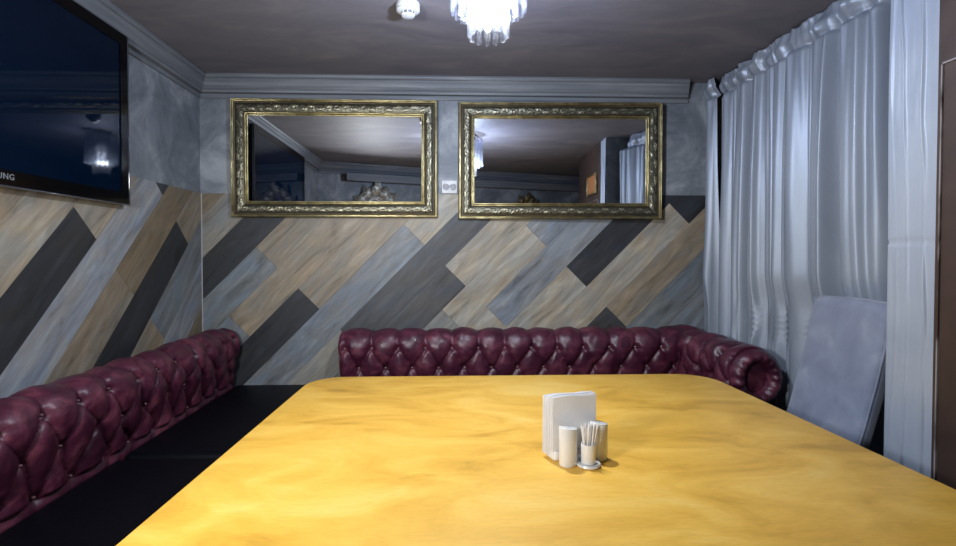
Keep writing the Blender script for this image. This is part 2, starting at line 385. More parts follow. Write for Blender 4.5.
for sx in (-1, 1):
    for sy in (-1, 1):
        V = []
        for z, w in ((0, .028), (.716, .042)):
            cx, cy = sx * .575, sy * .50
            V += [(cx - w, cy - w, z), (cx + w, cy - w, z), (cx + w, cy + w, z), (cx - w, cy + w, z)]
        MB().add(V, [(0, 3, 2, 1), (4, 5, 6, 7), (0, 1, 5, 4), (1, 2, 6, 5), (2, 3, 7, 6), (3, 0, 4, 7)]).build('leg', M['chairwood'], tb, bevel=.006)

# ------------------------------------------------------------------ sofas: deep-buttoned roll backs
def spline(pts, n):
    out = []; P = [Vector((*p, 0)) for p in pts]; P = [P[0] * 2 - P[1]] + P + [P[-1] * 2 - P[-2]]
    for k in range(1, len(P) - 2):
        for i in range(n):
            t = i / n; a, b, c, d_ = P[k - 1:k + 3]
            q = .5 * ((2 * b) + (c - a) * t + (2 * a - 5 * b + 4 * c - d_) * t * t + (3 * b - a - 3 * c + d_) * t ** 3)
            out.append((q.x, q.y))
    out.append((P[-2].x, P[-2].y)); return out
# (distance out from the wall, height)
PROF = [(.205, .435), (.208, .475), (.214, .530), (.226, .590), (.240, .650), (.250, .710), (.243, .765), (.215, .808), (.170, .830), (.118, .826), (.072, .798), (.046, .750), (.038, .690), (.036, .600), (.036, .435)]
DU = .155
def resample(P, ds):
    L = [0]
    for a, b in zip(P, P[1:]): L.append(L[-1] + math.hypot(b[0] - a[0], b[1] - a[1]))
    n = int(L[-1] / ds) + 1; R = []; k = 0
    for i in range(n + 1):
        s = L[-1] * i / n
        while k < len(L) - 2 and L[k + 1] < s: k += 1
        t = (s - L[k]) / max(1e-9, L[k + 1] - L[k]); R.append((lerp(P[k][0], P[k + 1][0], t), lerp(P[k][1], P[k + 1][1], t), s))
    return R
def tuft_surface(prof, u0, u1, rows, ds, mapf, ends=(True, True), uoff=0, amp=.024, seed=0, du=DU, wob=.16, ex=.42):
    """rows: arc-length positions of the button rows (alternate rows staggered). mapf(u, d, z) -> xyz"""
    R = resample(spline(prof, 8), ds); nv = len(R)
    nrm_ = []
    for j in range(nv):
        a = R[max(0, j - 1)]; b = R[min(nv - 1, j + 1)]; tx, tz = b[0] - a[0], b[1] - a[1]; l = math.hypot(tx, tz) or 1
        nrm_.append((tz / l, -tx / l))
    nu = int((u1 - u0) / ds) + 1; V = []; btn = []
    def vrow(s):   # continuous row coordinate
        if s <= rows[0]: return (s - rows[0]) / (rows[1] - rows[0])
        for k in range(len(rows) - 1):
            if s <= rows[k + 1]: return k + (s - rows[k]) / (rows[k + 1] - rows[k])
        return len(rows) - 1 + (s - rows[-1]) / (rows[-1] - rows[-2])
    top = len(rows) - 1
    def height(u, s):
        r = vrow(s); uu = (u - uoff) / du + wob * nz(u * 5, s * 6, seed) ; rr = r + wob * 1.3 * nz(u * 5, s * 6, seed + 9)
        if 0 <= r <= top:
            a = uu + rr / 2; b = uu - rr / 2
            p = (abs(math.sin(PI * a)) * abs(math.sin(PI * b))) ** ex
            crease = min(abs(a - round(a)), abs(b - round(b)))
            p -= .22 * math.exp(-(crease / .045) ** 2)
        elif r < 0:
            q = uu
            p0 = abs(math.sin(PI * q)) ** .45
            # a tuck line runs along the lowest row; below it flat pleats
            p = lerp(.05, .55 * p0 + .25, sstep(0, .28, -r))
        else:
            q = uu + top / 2
            p0 = abs(math.sin(PI * q)) ** .5
            p = lerp(p0, .75, sstep(.8, 3.4, r - top))
        # button dimples
        best = 9
        for k in range(len(rows)):
            c = (round((u - uoff) / du - k / 2) + k / 2) * du + uoff
            dd = math.hypot(u - c, s - rows[k]); best = min(best, dd)
        p -= .75 * math.exp(-(best / .018) ** 2)
        p += .14 * nz(u * 24, s * 20, seed + 3) + .30 * nz(u * 6, s * 7, seed + 5)
        return p
    for i in range(nu + 1):
        u = lerp(u0, u1, i / nu)
        # rounded ends
        e = 0
        rad = .045
        for on, dist in ((ends[0], u - u0), (ends[1], u1 - u)):
            if on and dist < rad: e = max(e, 1 - math.sqrt(max(0, 1 - (1 - dist / rad) ** 2)))
        for j in range(nv):
            dd, z, s = R[j]; h = (height(u, s) - .62) * amp
            if j > nv * .72: h *= max(0, 1 - (j / nv - .72) / .15)
            h -= e * rad
            V.append(mapf(u, dd + nrm_[j][0] * h, z + nrm_[j][1] * h))
    F = grid_faces(nu + 1, nv)
    # closed caps
    for i, fl in ((0, False), (nu, True)):
        c = [i * nv + j for j in range(nv)]
        F.append(tuple(c if not fl else c[::-1]))
    for k in range(len(rows)):
        c0 = math.ceil((u0 + .03 - uoff) / du - k / 2)
        while (c0 + k / 2) * du + uoff < u1 - .03:
            u = (c0 + k / 2) * du + uoff; j = min(range(nv), key=lambda j: abs(R[j][2] - rows[k])); dd, z, s = R[j]
            h = (-.68 - .62) * amp + .013
            btn.append((mapf(u, dd + nrm_[j][0] * h, z + nrm_[j][1] * h), nrm_[j])); c0 += 1
    return V, F, btn
bme = MB().lathe([(.0002, -.004), (.005, -.003), (.0068, 0), (.0055, .003), (.0002, .0046)], 12)
btn_mesh = None
def add_buttons(btn, root):
    global btn_mesh
    for p, n in btn:
        if btn_mesh is None:
            o = bme.build('button', M['button'], root, smooth=True); btn_mesh = o.data; o.location = p
        else:
            o = link(bpy.data.objects.new('button', btn_mesh)); o.parent = root; o.location = p
def fixn(o):
    bm = bmesh.new(); bm.from_mesh(o.data); bmesh.ops.recalc_face_normals(bm, faces=bm.faces)
    for e in bm.edges:
        if len(e.link_faces) == 2 and max(len(f.verts) for f in e.link_faces) > 4: e.smooth = False
    bm.to_mesh(o.data); bm.free(); return o
def cushion(name, x0, x1, y0, y1, z0, z1, mat, root, r=.03):
    """seat box with rounded, softly crowned top"""
    n = 14; V = []; F = []
    m = MB().box(x0, x1, y0, y1, z0, z1)
    return m.build(name, mat, root, bevel=r, seg=5)

rows = [.066, .200, .345]    # from the seat upward along the surface
# --- left sofa, against the left wall
ls = empty('sofa', (WX, 1.72, 0), label='burgundy leather deep-buttoned sofa along the left plank wall with black seat', cat='sofa')
L0, L1 = .45, 3.105
mapL = lambda u, d_, z: (WX + d_ + .005 - WX, u - 1.72, z)
V, F, btn = tuft_surface(PROF, L0, L1, rows, .0085, lambda u, d_, z: (d_ + .005, u - 1.72, z), (True, True), uoff=1.625, amp=.024, seed=1, du=.157, wob=.34, ex=.5)
fixn(mesh_obj('backrest', V, F, M['leather'], ls, True)); add_buttons(btn, ls)
cushion('seat_cushion', .20, .74, .47 - 1.72, 2.02 - 1.72, .30, .470, M['black_leather'], ls)
cushion('sofa_base', .04, .70, .47 - 1.72, 2.02 - 1.72, .06, .30, M['black_leather'], ls, .01)
MB().box(.04, .20, .47 - 1.72, 3.09 - 1.72, .06, .44).build('back_base', M['leather'], ls, bevel=.01)
for yy in (.6, 1.9):
    for xx in (.12, .62): MB().lathe([(.02, 0), (.026, .06)], 16, (xx, yy - 1.72, 0)).build('foot', M['chairwood'], ls, smooth=True)
# the seat runs on into the corner
cushion('seat_cushion', .212, .875, 2.035 - 1.72, 3.115 - 1.72, .30, .478, M['black_leather'], ls)
cushion('sofa_base', .225, .85, 2.05 - 1.72, 3.10 - 1.72, .0, .30, M['black_leather'], ls, .01)
# --- back sofa with its right arm
bs = empty('sofa', (.45, 2.85, 0), label='burgundy leather deep-buttoned sofa against the back wall with a rolled right arm', cat='sofa')
BX0, AX = -.632, 1.622             # left end, the arm's outer plane
yb = WY - .012
V, F, btn = tuft_surface(PROF, BX0, 1.44, [.06, .180, .305], .0085, lambda u, d_, z: (u - .45, yb - d_ - 2.85, z), (True, False), uoff=.028, amp=.027, seed=4, du=.1545, wob=.13, ex=.46)
fixn(mesh_obj('backrest', V, F, M['leather'], bs, True)); add_buttons([b for b in btn if b[0][0] + .45 < 1.30], bs)
APROF = [(d_ * (1.12 if d_ > .1 else 1), z) for d_, z in PROF]
AY0 = 2.33
V, F, btn = tuft_surface(APROF, AY0, yb - .03, [.08, .225, .37], .0085, lambda u, d_, z: (AX - d_ - .45, u - 2.85, z), (False, False), uoff=2.30, amp=.030, seed=8, wob=.4)
fixn(mesh_obj('armrest', V, F, M['leather'], bs, True)); add_buttons([b for b in btn if b[0][1] + 2.85 < 2.82], bs)
# scrolled arm front: pleated rim around a recessed oval panel
cxr, czr = AX - .150, .690
def arm_front():
    V = []; F = []; n = 96; ringsn = 12
    for k in range(ringsn + 1):
        t = k / ringsn
        for i in range(n):
            a = 2 * PI * i / n
            pl = .5 + .5 * math.cos(a * 15 + .6 * math.sin(a * 2)); w = math.sin(PI * min(1, t * 1.05))
            rx = lerp(.128, .054, t); rz = lerp(.138, .068, t)
            y = -.040 * math.sin(PI * t) ** .7 - .008 * pl * w + (.034 if t > .95 else 0)
            V.append((cxr + rx * math.cos(a) - .45, AY0 + y - 2.85, czr + rz * math.sin(a)))
    for k in range(ringsn):
        for i in range(n):
            j = (i + 1) % n; F.append((k * n + i, k * n + j, (k + 1) * n + j, (k + 1) * n + i))
    o = fixn(mesh_obj('arm_scroll', V, F, M['leather'], bs, True))
    V = []; F = []
    for k in range(6):
        r = k / 5
        for i in range(32):
            a = 2 * PI * i / 32; V.append((cxr + .050 * r * math.cos(a) - .45, AY0 + .018 - .014 * math.cos(r * PI / 2) - 2.85, czr + .064 * r * math.sin(a)))
    for k in range(5):
        for i in range(32):
            j = (i + 1) % 32; F.append((k * 32 + i, k * 32 + j, (k + 1) * 32 + j, (k + 1) * 32 + i))
    p = fixn(mesh_obj('scroll_panel', V, F, M['leather_dark'], bs, True))
    p['label'] = 'dark red oval panel'
arm_front()
MB().box(AX - .27 - .45, AX - .03 - .45, AY0 - 2.85, yb - .05 - 2.85, .06, .60).build('arm_base', M['leather'], bs, bevel=.02)
cushion('seat_cushion', -.60 - .45, AX - .26 - .45, 2.36 - 2.85, yb - .205 - 2.85, .30, .468, M['black_leather'], bs)
cushion('sofa_base', -.60 - .45, AX - .28 - .45, 2.42 - 2.85, yb - .04 - 2.85, .06, .30, M['black_leather'], bs, .01)
MB().box(BX0 + .02 - .45, 1.35 - .45, yb - .20 - 2.85, yb - .04 - 2.85, .28, .46).build('back_base', M['leather'], bs, bevel=.01)
for yy in (2.48, 3.0):
    for xx in (-.5, .4, 1.3): MB().lathe([(.02, 0), (.026, .06)], 16, (xx - .45, yy - 2.85, 0)).build('foot', M['chairwood'], bs, smooth=True)

# ------------------------------------------------------------------ television on the left wall
TVX = -1.462; TYA, TYB, TZA, TZB = 1.02, 2.362, 1.508, 2.272
tvc = (TYA + TYB) / 2
tv = empty('television', (TVX, tvc, 1.89), label='large black flat-screen television hung on the left wall', cat='television')
hy = (TYB - TYA) / 2; hz0, hz1 = TZA - 1.89, TZB - 1.89
bz = .050
m = MB(); m.box(-.035, 0, -hy, hy, hz0, hz0 + .052).box(-.035, 0, -hy, hy, hz1 - bz, hz1).box(-.035, 0, -hy, -hy + bz, hz0 + .052, hz1 - bz).box(-.035, 0, hy - bz, hy, hz0 + .052, hz1 - bz)
m.build('bezel', M['tv_black'], tv)
MB().box(-.030, -.004, -hy + bz, hy - bz, hz0 + .052, hz1 - bz).build('screen', M['tv_screen'], tv)
m = MB(); m.box(-.018, .003, -hy, hy, hz0 - .006, hz0).box(-.018, .003, hy, hy + .006, hz0 - .006, hz1)
m.build('acrylic_edge', M['tv_acrylic'], tv, bevel=.002)
MB().box(WX - TVX + .002, -.035, -.45, .45, -.22, .28).build('wall_bracket', M['tv_black'], tv)
fc = bpy.data.curves.new('logo', 'FONT'); fc.body = 'SAMSUNG'; fc.size = .028; fc.extrude = .0006; fc.align_x = 'CENTER'; fc.align_y = 'CENTER'; fc.space_character = 1.15
tmp = link(bpy.data.objects.new('tmp', fc)); bpy.context.view_layer.update()
lme = bpy.data.meshes.new_from_object(tmp.evaluated_get(bpy.context.evaluated_depsgraph_get())); bpy.data.objects.remove(tmp)
lo = link(bpy.data.objects.new('logo', lme)); lo.data.materials.clear(); lo.data.materials.append(M['logo']); lo.parent = tv
lo.rotation_euler = (PI / 2, 0, PI / 2); lo.location = (.0012, -.012, hz0 + .029)

# ------------------------------------------------------------------ gilt framed mirrors
def relief(s, q):
    """running acanthus scroll; s along the rail (m), q across the band 0..1 -> height 0..1"""
    lam = .105; ph = 2 * PI * s / lam
    c = .5 + .22 * math.sin(ph)
    h = .55 * math.exp(-((q - c) / .085) ** 2)
    for k in (0, 1):
        s0 = (round(s / lam - .25 - k / 2) + .25 + k / 2) * lam; side = 1 if k else -1
        dx = (s - s0) / .026; dq = (q - (.5 - side * -.16)) / .17
        rr = math.hypot(dx, dq); an = math.atan2(dq, dx)
        h = max(h, (1 - sstep(.55, 1.15, rr * (1 + .28 * math.cos(an * 6 + rr * 2.4)))) * .95)
        h -= .45 * math.exp(-((rr - .48) / .14) ** 2)
    h = h * (.75 + .5 * nz(s * 9, q * 2)) + .45 * nz(s * 110, q * 9, 3) + .1
    return max(0, min(1, h))
def frame_mesh(W, H, prof, carved=None, ds=.004):
    """prof: [(inset, out)]; returns verts/faces/cols for four mitred rails; local x across, z up, -y out of the wall"""
    V = []; F = []; C = []
    for side in range(4):
        Ls = (W, H)[side % 2]
        n = max(2, int(Ls / ds)) if carved else 3; base = len(V); k = len(prof)
        for i in range(n + 1):
            for j, (ins, outp) in enumerate(prof):
                s = lerp(ins, Ls - ins, i / n); h = 0
                if carved:
                    q = (ins - prof[0][0]) / (prof[-1][0] - prof[0][0])
                    edge = sstep(0, .12, q) * (1 - sstep(.88, 1, q)); h = relief(s + side * .31, q) * edge
                    # plain leaf at the mitred corners
                o_ = outp + h * .0046
                if side == 0: p = (s - W / 2, -o_, ins - H / 2)
                elif side == 1: p = (W / 2 - ins, -o_, s - H / 2)
                elif side == 2: p = (W / 2 - s, -o_, H / 2 - ins)
                else: p = (ins - W / 2, -o_, H / 2 - s)
                V.append(p); C.append((h,) * 3)
        F += grid_faces(n + 1, k, base, flip=False)
    return V, F, C
def wall_mirror(loc, W, H, yaw, label):
    root = empty('wall_mirror', loc, label=label, cat='mirror', rz=yaw, group='gilt framed wall mirrors')
    def part(name, prof, mat, carved=None):
        V, F, C = frame_mesh(W, H, prof, carved)
        o = mesh_obj(name, V, F, mat, root, True, cols=C)
        bm = bmesh.new(); bm.from_mesh(o.data); bmesh.ops.remove_doubles(bm, verts=bm.verts, dist=1e-5)
        for e in bm.edges:
            if len(e.link_faces) == 2 and e.calc_face_angle(0) > 1.0: e.smooth = False
        bm.to_mesh(o.data); bm.free(); return o
    arc = lambda i0, i1, o0, r, n=7: [(lerp(i0, i1, .5) - math.cos(PI * k / n) * (i1 - i0) / 2, o0 + r * math.sin(PI * k / n)) for k in range(n + 1)]
    part('frame_side', [(0, 0), (0, .020), (.002, .026)], M['bronze'])
    part('outer_rim', [(.002, .026)] + arc(.003, .009, .028, .004) + [(.010, .024)] + arc(.011, .016, .024, .003) + [(.017, .022)], M['gilt'])
    part('cove', [(.017, .022), (.020, .017), (.023, .0165), (.026, .018)], M['bronze'])
    part('carved_band', [(.026 + .052 * k / 13, .018 + .004 * math.sin(PI * k / 13)) for k in range(14)], M['gilt_band'], True)
    part('inner_rim', [(.078, .018), (.080, .014)] + arc(.081, .090, .017, .005) + [(.092, .014)] + arc(.092, .100, .012, .003) + [(.101, .008)], M['gilt'])
    g = MB().box(-W / 2 + .099, W / 2 - .099, -.010, -.006, -H / 2 + .099, H / 2 - .099).build('mirror_glass', M['mirror'], root)
    MB().box(-W / 2 + .012, W / 2 - .012, -.004, 0, -H / 2 + .012, H / 2 - .012).build('backing', M['bronze'], root)
    return root
MH = .722
wall_mirror((-.687, WY - .012, 1.866), 1.258, MH, 0, 'gilt framed wall mirror on the left, reflecting the black television')
wall_mirror((.705, WY - .0268, 1.858), 1.268, MH, math.radians(-1.3), 'gilt framed wall mirror on the right, beside the curtain, reflecting the chandelier')

# double socket between the mirrors
sk = empty('wall_socket', (.0155, WY - .0005, 1.697), label='white double power socket on the wall between the two mirrors', cat='socket')
MB().box(-.048, .048, -.020, 0, -.041, .041).build('socket_plate', M['white_plastic'], sk, bevel=.004)
for sx in (-1, 1):
    r_ = MB(); V = []; 
    c = (sx * .0215, -.0195, 0)
    ring = []; n = 28
    for rr, yy in ((.0205, -.0205), (.0205, -.023), (.0178, -.023), (.0172, -.0205)):
        ring += [(c[0] + rr * math.cos(2 * PI * i / n), yy, rr * math.sin(2 * PI * i / n)) for i in range(n)]
    F = [(k * n + i, k * n + (i + 1) % n, (k + 1) * n + (i + 1) % n, (k + 1) * n + i) for k in range(3) for i in range(n)]
    o = mesh_obj('socket_ring', ring, F, M['chrome'], sk, True)
    disc = [(c[0] + .0172 * math.cos(2 * PI * i / n), -.0204, .0172 * math.sin(2 * PI * i / n)) for i in range(n)]
    mesh_obj('socket_face', disc, [tuple(range(n))], M['socket_hole'], sk)
    for hx in (-1, 1):
        MB().box(c[0] + hx * .007 - .002, c[0] + hx * .007 + .002, -.0212, -.0203, -.002, .002).build('pin_hole', M['hole'], sk)

# ------------------------------------------------------------------ curtains on the right
def fbase(w):
    # broad soft pleats with a few sharp narrow ones
    a = math.sin(2 * PI * w / .205 + 1.9 * math.sin(2 * PI * w / .71 + 1.0))
    b = math.sin(2 * PI * w / .098 + 2.2 * math.sin(2 * PI * w / .52 + .4))
    k = .5 + .5 * math.sin(2 * PI * w / .83 + 2.6)
    c = max(0, math.sin(2 * PI * w / .137 + 1.3 * math.sin(5 * w))) ** 6
    return .62 * math.copysign(abs(a) ** .8, a) * (.55 + .45 * math.sin(2 * PI * w / .67 + .6)) + .40 * k * b - .38 * c
CX = 1.676
def curtain_x(y, z, off=0):
    t = max(0, min(1, (2.30 - z) / 2.3))                   # 0 top .. 1 hem
    w = y + .060 * nz(y * 1.6, z * .7, 5 + off) * (t + .2) + .022 * t * math.sin(3.1 * y + 1.5 * z + off)
    amp = .082 * (.72 + .35 * t) * (.85 + .45 * nz(y * 2.0, z * .6, 11 + off))
    f = fbase(w + off)
    top = math.exp(-max(0, 2.28 - z) / .30)
    g = (.5 * math.sin(2 * PI * (w + .012 * nz(w * 8, z * 3)) / .066 + off) + .22 * math.sin(2 * PI * w / .037)) * top
    x = CX + amp * f * (1 - .35 * top) + .014 * g + .008 * nz(y * 7, z * 1.3, 2 + off) + .0025 * nz(y * 20, z * 3, 4)
    # the near end swings into the room beside the pale panel
    x -= .025 * sstep(2.9, 2.4, y) * sstep(1.0, 1.2, z) + .12 * sstep(1.81, 1.60, y) * sstep(1.12, 1.20, z)
    x += .105 * math.exp(-((y - 1.850) / .034) ** 2) * (1 - .5 * sstep(2.2, 2.3, z))
    if z < .95: x = max(x, 1.618 + (x - 1.618) * .1) if y > 2.2 else x
    return min(x, 1.812)
def curtain_mesh(y0, y1, off=0, ztop=2.359, zb=.02, ny=330, edge=.03):
    V = []; nzs = []
    z = zb
    while z < 2.10: nzs.append(z); z += .03
    while z < ztop: nzs.append(z); z += .008
    nzs.append(ztop)
    for i in range(ny + 1):
        u = i / ny
        for z in nzs:
            ye = y0 + (.24 * sstep(1.05, .80, z) if y0 < 2 else 0)
            y = lerp(ye, y1, u)
            gath = math.exp(-max(0, 2.30 - z) / .25)
            x = curtain_x(y, z, off)
            # rod pocket bulge and crumpled heading above it
            hd = sstep(2.225, 2.265, z)
            pocket = math.exp(-((z - 2.300) / .024) ** 2) * .011
            cr = hd * (.030 * nz(y * 9, z * 11, 31 + off) + .010 * nz(y * 24, z * 17, 12 + off))
            tuck = -.014 * math.exp(-((z - 2.250 - .018 * nz(y * 5, 0, off)) / .010) ** 2)
            x = lerp(x, CX + (x - CX) * .55, hd) - pocket - cr * 1.1 - tuck
            zz = z
            if z > 2.315: zz = z + .014 * nz(y * 11, 0, 3 + off) * sstep(2.315, ztop, z)
            yy = y + hd * .012 * nz(y * 20, z * 20, 44)
            V.append((x - CX, yy - (y0 + y1) / 2, min(zz, CZ - .003)))
    return V, grid_faces(ny + 1, len(nzs))
def curtain(name, y0, y1, off, label, ny=330, dx=0):
    root = empty(name, (CX + dx, (y0 + y1) / 2, 0), label=label, cat='curtain')
    V, F = curtain_mesh(y0, y1, off, ny=ny)
    if dx: V = [(max(x, 1.625 - CX - dx + .03 * sstep(.9, 1.25, z) * -1) if z < 1.25 else x, y, z) for x, y, z in V]
    o = mesh_obj('curtain_cloth', V, F, M['satin'], root, True)
    s = o.modifiers.new('solid', 'SOLIDIFY'); s.thickness = .0016; s.offset = 1
    MB().tube([(.035, -(y1 - y0) / 2 + .01, 2.300), (.035, (y1 - y0) / 2 - .01, 2.300)], .008, 12).build('curtain_rod', M['chrome'], root, smooth=True)
    return root
curtain('satin_curtain', 1.615, 3.005, 0.0, 'wide silver-blue satin curtain with gathered heading on the right wall', 400)
curtain('satin_curtain', 3.015, 3.125, .37, 'narrow silver-blue satin curtain end in the corner beside the right mirror', 70, -.034)

# pale satin panel on the wall end
def pale_panel():
    root = empty('curtain_panel', (1.402, 1.461, 0), label='narrow pale blue satin panel with long creases beside the brown doorway', cat='curtain')
    y0, y1 = 1.364, 1.548; V = []; ny, nzn = 90, 240
    for i in range(ny + 1):
        q = i / ny; y = lerp(y0, y1, q)
        for j in range(nzn + 1):
            z = lerp(.02, CZ - .004, j / nzn)
            c1 = .72 - .10 * sstep(1.2, 2.4, -z + 3.3) + .10 * math.sin(z * 3.1 + .8) * .6 + .03 * nz(z * 5, 1)
            c2 = .34 + .10 * math.sin(z * 2.6 + 2.2) * .7 + .03 * nz(z * 5, 7)
            c3 = .86 + .07 * math.sin(z * 4.2)
            h = 0
            for c, a, w in ((c1, .009, .022), (c2, .010, .026), (c3, .003, .03)):
                e = (q - c) / w; h += a * (math.exp(-e * e) * (1.0 if e > 0 else 1) ) * (.6 + .6 * nz(z * 4, c * 9))
            h += .005 * nz(q * 1.5, z * 1.6, 3) + .0015 * nz(q * 9, z * 7, 8)
            if q < .03 or q > .97: h -= .003
            # a horizontal stitched seam
            h -= .0035 * math.exp(-((z - 1.315 - .002 * q) / .005) ** 2) 
            V.append((-h, y - 1.461, z))
    o = mesh_obj('panel_cloth', V, grid_faces(ny + 1, nzn + 1), M['satin_pale'], root, True)
    s = o.modifiers.new('solid', 'SOLIDIFY'); s.thickness = .003; s.offset = 1
pale_panel()

# ------------------------------------------------------------------ upholstered chair by the curtain
ch = empty('dining_chair', (1.25, 1.83, 0), label='grey-blue velvet upholstered dining chair beside the satin curtain', cat='chair')
def chair_back():
    V = []; F = []; ny, nzn = 22, 34; y0, y1, z0, z1 = 1.635, 2.02, .42, 1.108
    def pt(u, v, s):
        z = lerp(z0, z1, v); y = lerp(y0, y1, u)
        lean = 1.355 + .175 * (z - .45) / .66 + .016 * math.sin(PI * v) + .02 * u
        # pillowy faces, rounded rim
        ru = min(u, 1 - u) * (y1 - y0); rv = (1 - v) * (z1 - z0); r = min(ru, rv)
        b = math.sqrt(max(0, 1 - (1 - min(1, r / .022)) ** 2))
        th = .018 + .014 * b + .008 * math.sin(PI * u) * math.sin(PI * min(1, v))
        zz = z - .010 * (abs(u - .5) * 2) ** 6 * v ** 4 + .005 * math.sin(PI * u) * v ** 8
        return (lean + (th * s) + .0025 * nz(u * 5, v * 7, 2 * s) - 1.25, y - 1.83, zz)
    for s in (-1, 1):
        for i in range(ny + 1):
            for j in range(nzn + 1): V.append(pt(i / ny, j / nzn, s))
    F = grid_faces(ny + 1, nzn + 1, 0, True) + grid_faces(ny + 1, nzn + 1, (ny + 1) * (nzn + 1))
    K = (ny + 1) * (nzn + 1); idx = lambda i, j: i * (nzn + 1) + j
    loop = [idx(i, 0) for i in range(ny + 1)] + [idx(ny, j) for j in range(1, nzn + 1)] + [idx(i, nzn) for i in range(ny - 1, -1, -1)] + [idx(0, j) for j in range(nzn - 1, 0, -1)]
    for a, b in zip(loop, loop[1:] + loop[:1]): F.append((a, b, b + K, a + K))
    o = mesh_obj('backrest', V, F, M['velvet'], ch, True)
    bm = bmesh.new(); bm.from_mesh(o.data); bmesh.ops.recalc_face_normals(bm, faces=bm.faces); bm.to_mesh(o.data); bm.free()
    # piping seam round the rim
    pts = [pt(i / 20, 1, -1) for i in range(21)]
    m = MB(); m.tube([pt(0, j / 20, -1) for j in range(21)] , .0035, 6); m.tube(pts, .0035, 6); m.tube([pt(1, j / 20, -1) for j in range(21)], .0035, 6)
    m.build('piping', M['velvet'], ch, smooth=True)
chair_back()
MB().box(.93 - 1.25, 1.345 - 1.25, 1.64 - 1.83, 2.02 - 1.83, .39, .47).build('seat', M['velvet'], ch, bevel=.025, seg=5)
for xx in (.96, 1.33):
    for yy in (1.665, 1.995):
        sp = .02 if xx > 1.2 else 0
        MB().tube([(xx - 1.25 + sp * 1.0, yy - 1.83, 0), (xx - 1.25, yy - 1.83, .40)], [.013, .019], 12).build('leg', M['chairwood'], ch, smooth=True)

# ------------------------------------------------------------------ table-top things
TZ = .750
def rot(p, a): return (p[0] * math.cos(a) - p[1] * math.sin(a), p[0] * math.sin(a) + p[1] * math.cos(a))
cd = empty('napkin_holder', (.335, 1.255, TZ), math.radians(18), 'white ceramic napkin holder tray standing on the yellow table', 'napkin holder')
HR = math.radians(18)
def hloc(x, y, z=0):   # a point of the tray's own frame in the room
    a = rot((x, y), HR); return (.335 + a[0], 1.255 + a[1], TZ + z)
# tray: napkin trough behind, round foot in front
m = MB()
V, F = slab([(.004, 0), (.0, .004), (0, .020), (.002, .024), (.005, .024), (.006, .009)], rrect(-.060, .062, .018, .070, .012, 6), 0, 0)
m.add(V, F)
m.build('napkin_trough', M['ceramic'], cd, smooth=True)
m = MB(); m.box(-.012, .014, -.008, .019, .001, .016); m.build('tray_neck', M['ceramic'], cd, bevel=.003)
MB().lathe([(.024, 0), (.029, .002), (.0305, .005), (.029, .008), (.024, .0078), (.018, .007)], 40, (.0095, -.030, 0)).build('round_foot', M['ceramic'], cd, smooth=True)
# toothpick cup
tc_ = empty('toothpick_cup', hloc(.0095, -.030, .008), 0, 'small white ceramic toothpick cup in front of the napkins', 'cup')
MB().lathe([(.017, 0), (.0185, .002), (.0185, .046), (.0178, .0485), (.0165, .0485), (.0158, .046), (.0158, .004), (.001, .0035)], 36).build('cup_body', M['ceramic'], tc_, smooth=True)
tp = None
for i in range(14):
    a = i * 2.4; r = .0115 * math.sqrt((i + .5) / 14)
    if tp is None:
        tp = MB().tube([(0, 0, 0), (0, 0, .004), (0, 0, .086), (0, 0, .091)], [.0004, .0017, .0017, .0004], 7).build('toothpick', M['toothpick'], smooth=True); o = tp
    else: o = link(tp.copy())
    lx, ly, lz = hloc(.0095, -.030, .0125)
    o.location = (lx + r * .7 * math.cos(a), ly + r * .7 * math.sin(a), lz + .001)
    o.rotation_euler = (-.16 * math.sin(a) * r / .0115, .16 * math.cos(a) * r / .0115, 0)
    tag(o, 'pale toothpick standing in the white cup on the table', 'toothpick', 'toothpicks in the cup')
# shakers: oval cylinders with a slanting top
def shaker(loc, rz, label, holes):
    root = empty('shaker', loc, rz, label, 'shaker', 'salt and pepper shakers')
    n = 40; V = []; prof = [(.90, 0), (.97, .0015), (1, .005), (1, .5), (1, 1.0), (.975, 1.012), (.93, 1.016), (.5, 1.016)]
    for q, zz in prof:
        for i in range(n):
            a = 2 * PI * i / n; x = .0235 * q * math.cos(a); y = .0200 * q * math.sin(a)
            topz = .094 + .16 * (-x) * 1.0
            V.append((x, y, zz if zz < .01 else topz * zz))
    F = [(k * n + i, k * n + (i + 1) % n, (k + 1) * n + (i + 1) % n, (k + 1) * n + i) for k in range(len(prof) - 1) for i in range(n)]
    F += [tuple(range(n - 1, -1, -1)), tuple((len(prof) - 1) * n + i for i in range(n))]
    MB().add(V, F).build('shaker_body', M['ceramic'], root, smooth=True)
    for hx, hy_ in holes:
        z = (.094 - .16 * hx) * 1.016
        MB().lathe([(.0012, 0), (.0012, .0003)], 10, (hx, hy_, z - .0001)).build('pour_hole', M['hole'], root)
shaker(hloc(-.036, -.0085), HR, 'white ceramic shaker left of the toothpick cup', [(0, 0), (.006, 0)])
shaker(hloc(.058, -.004), HR, 'white ceramic shaker right of the toothpick cup', [(0, 0), (-.005, .004), (.005, .004)])
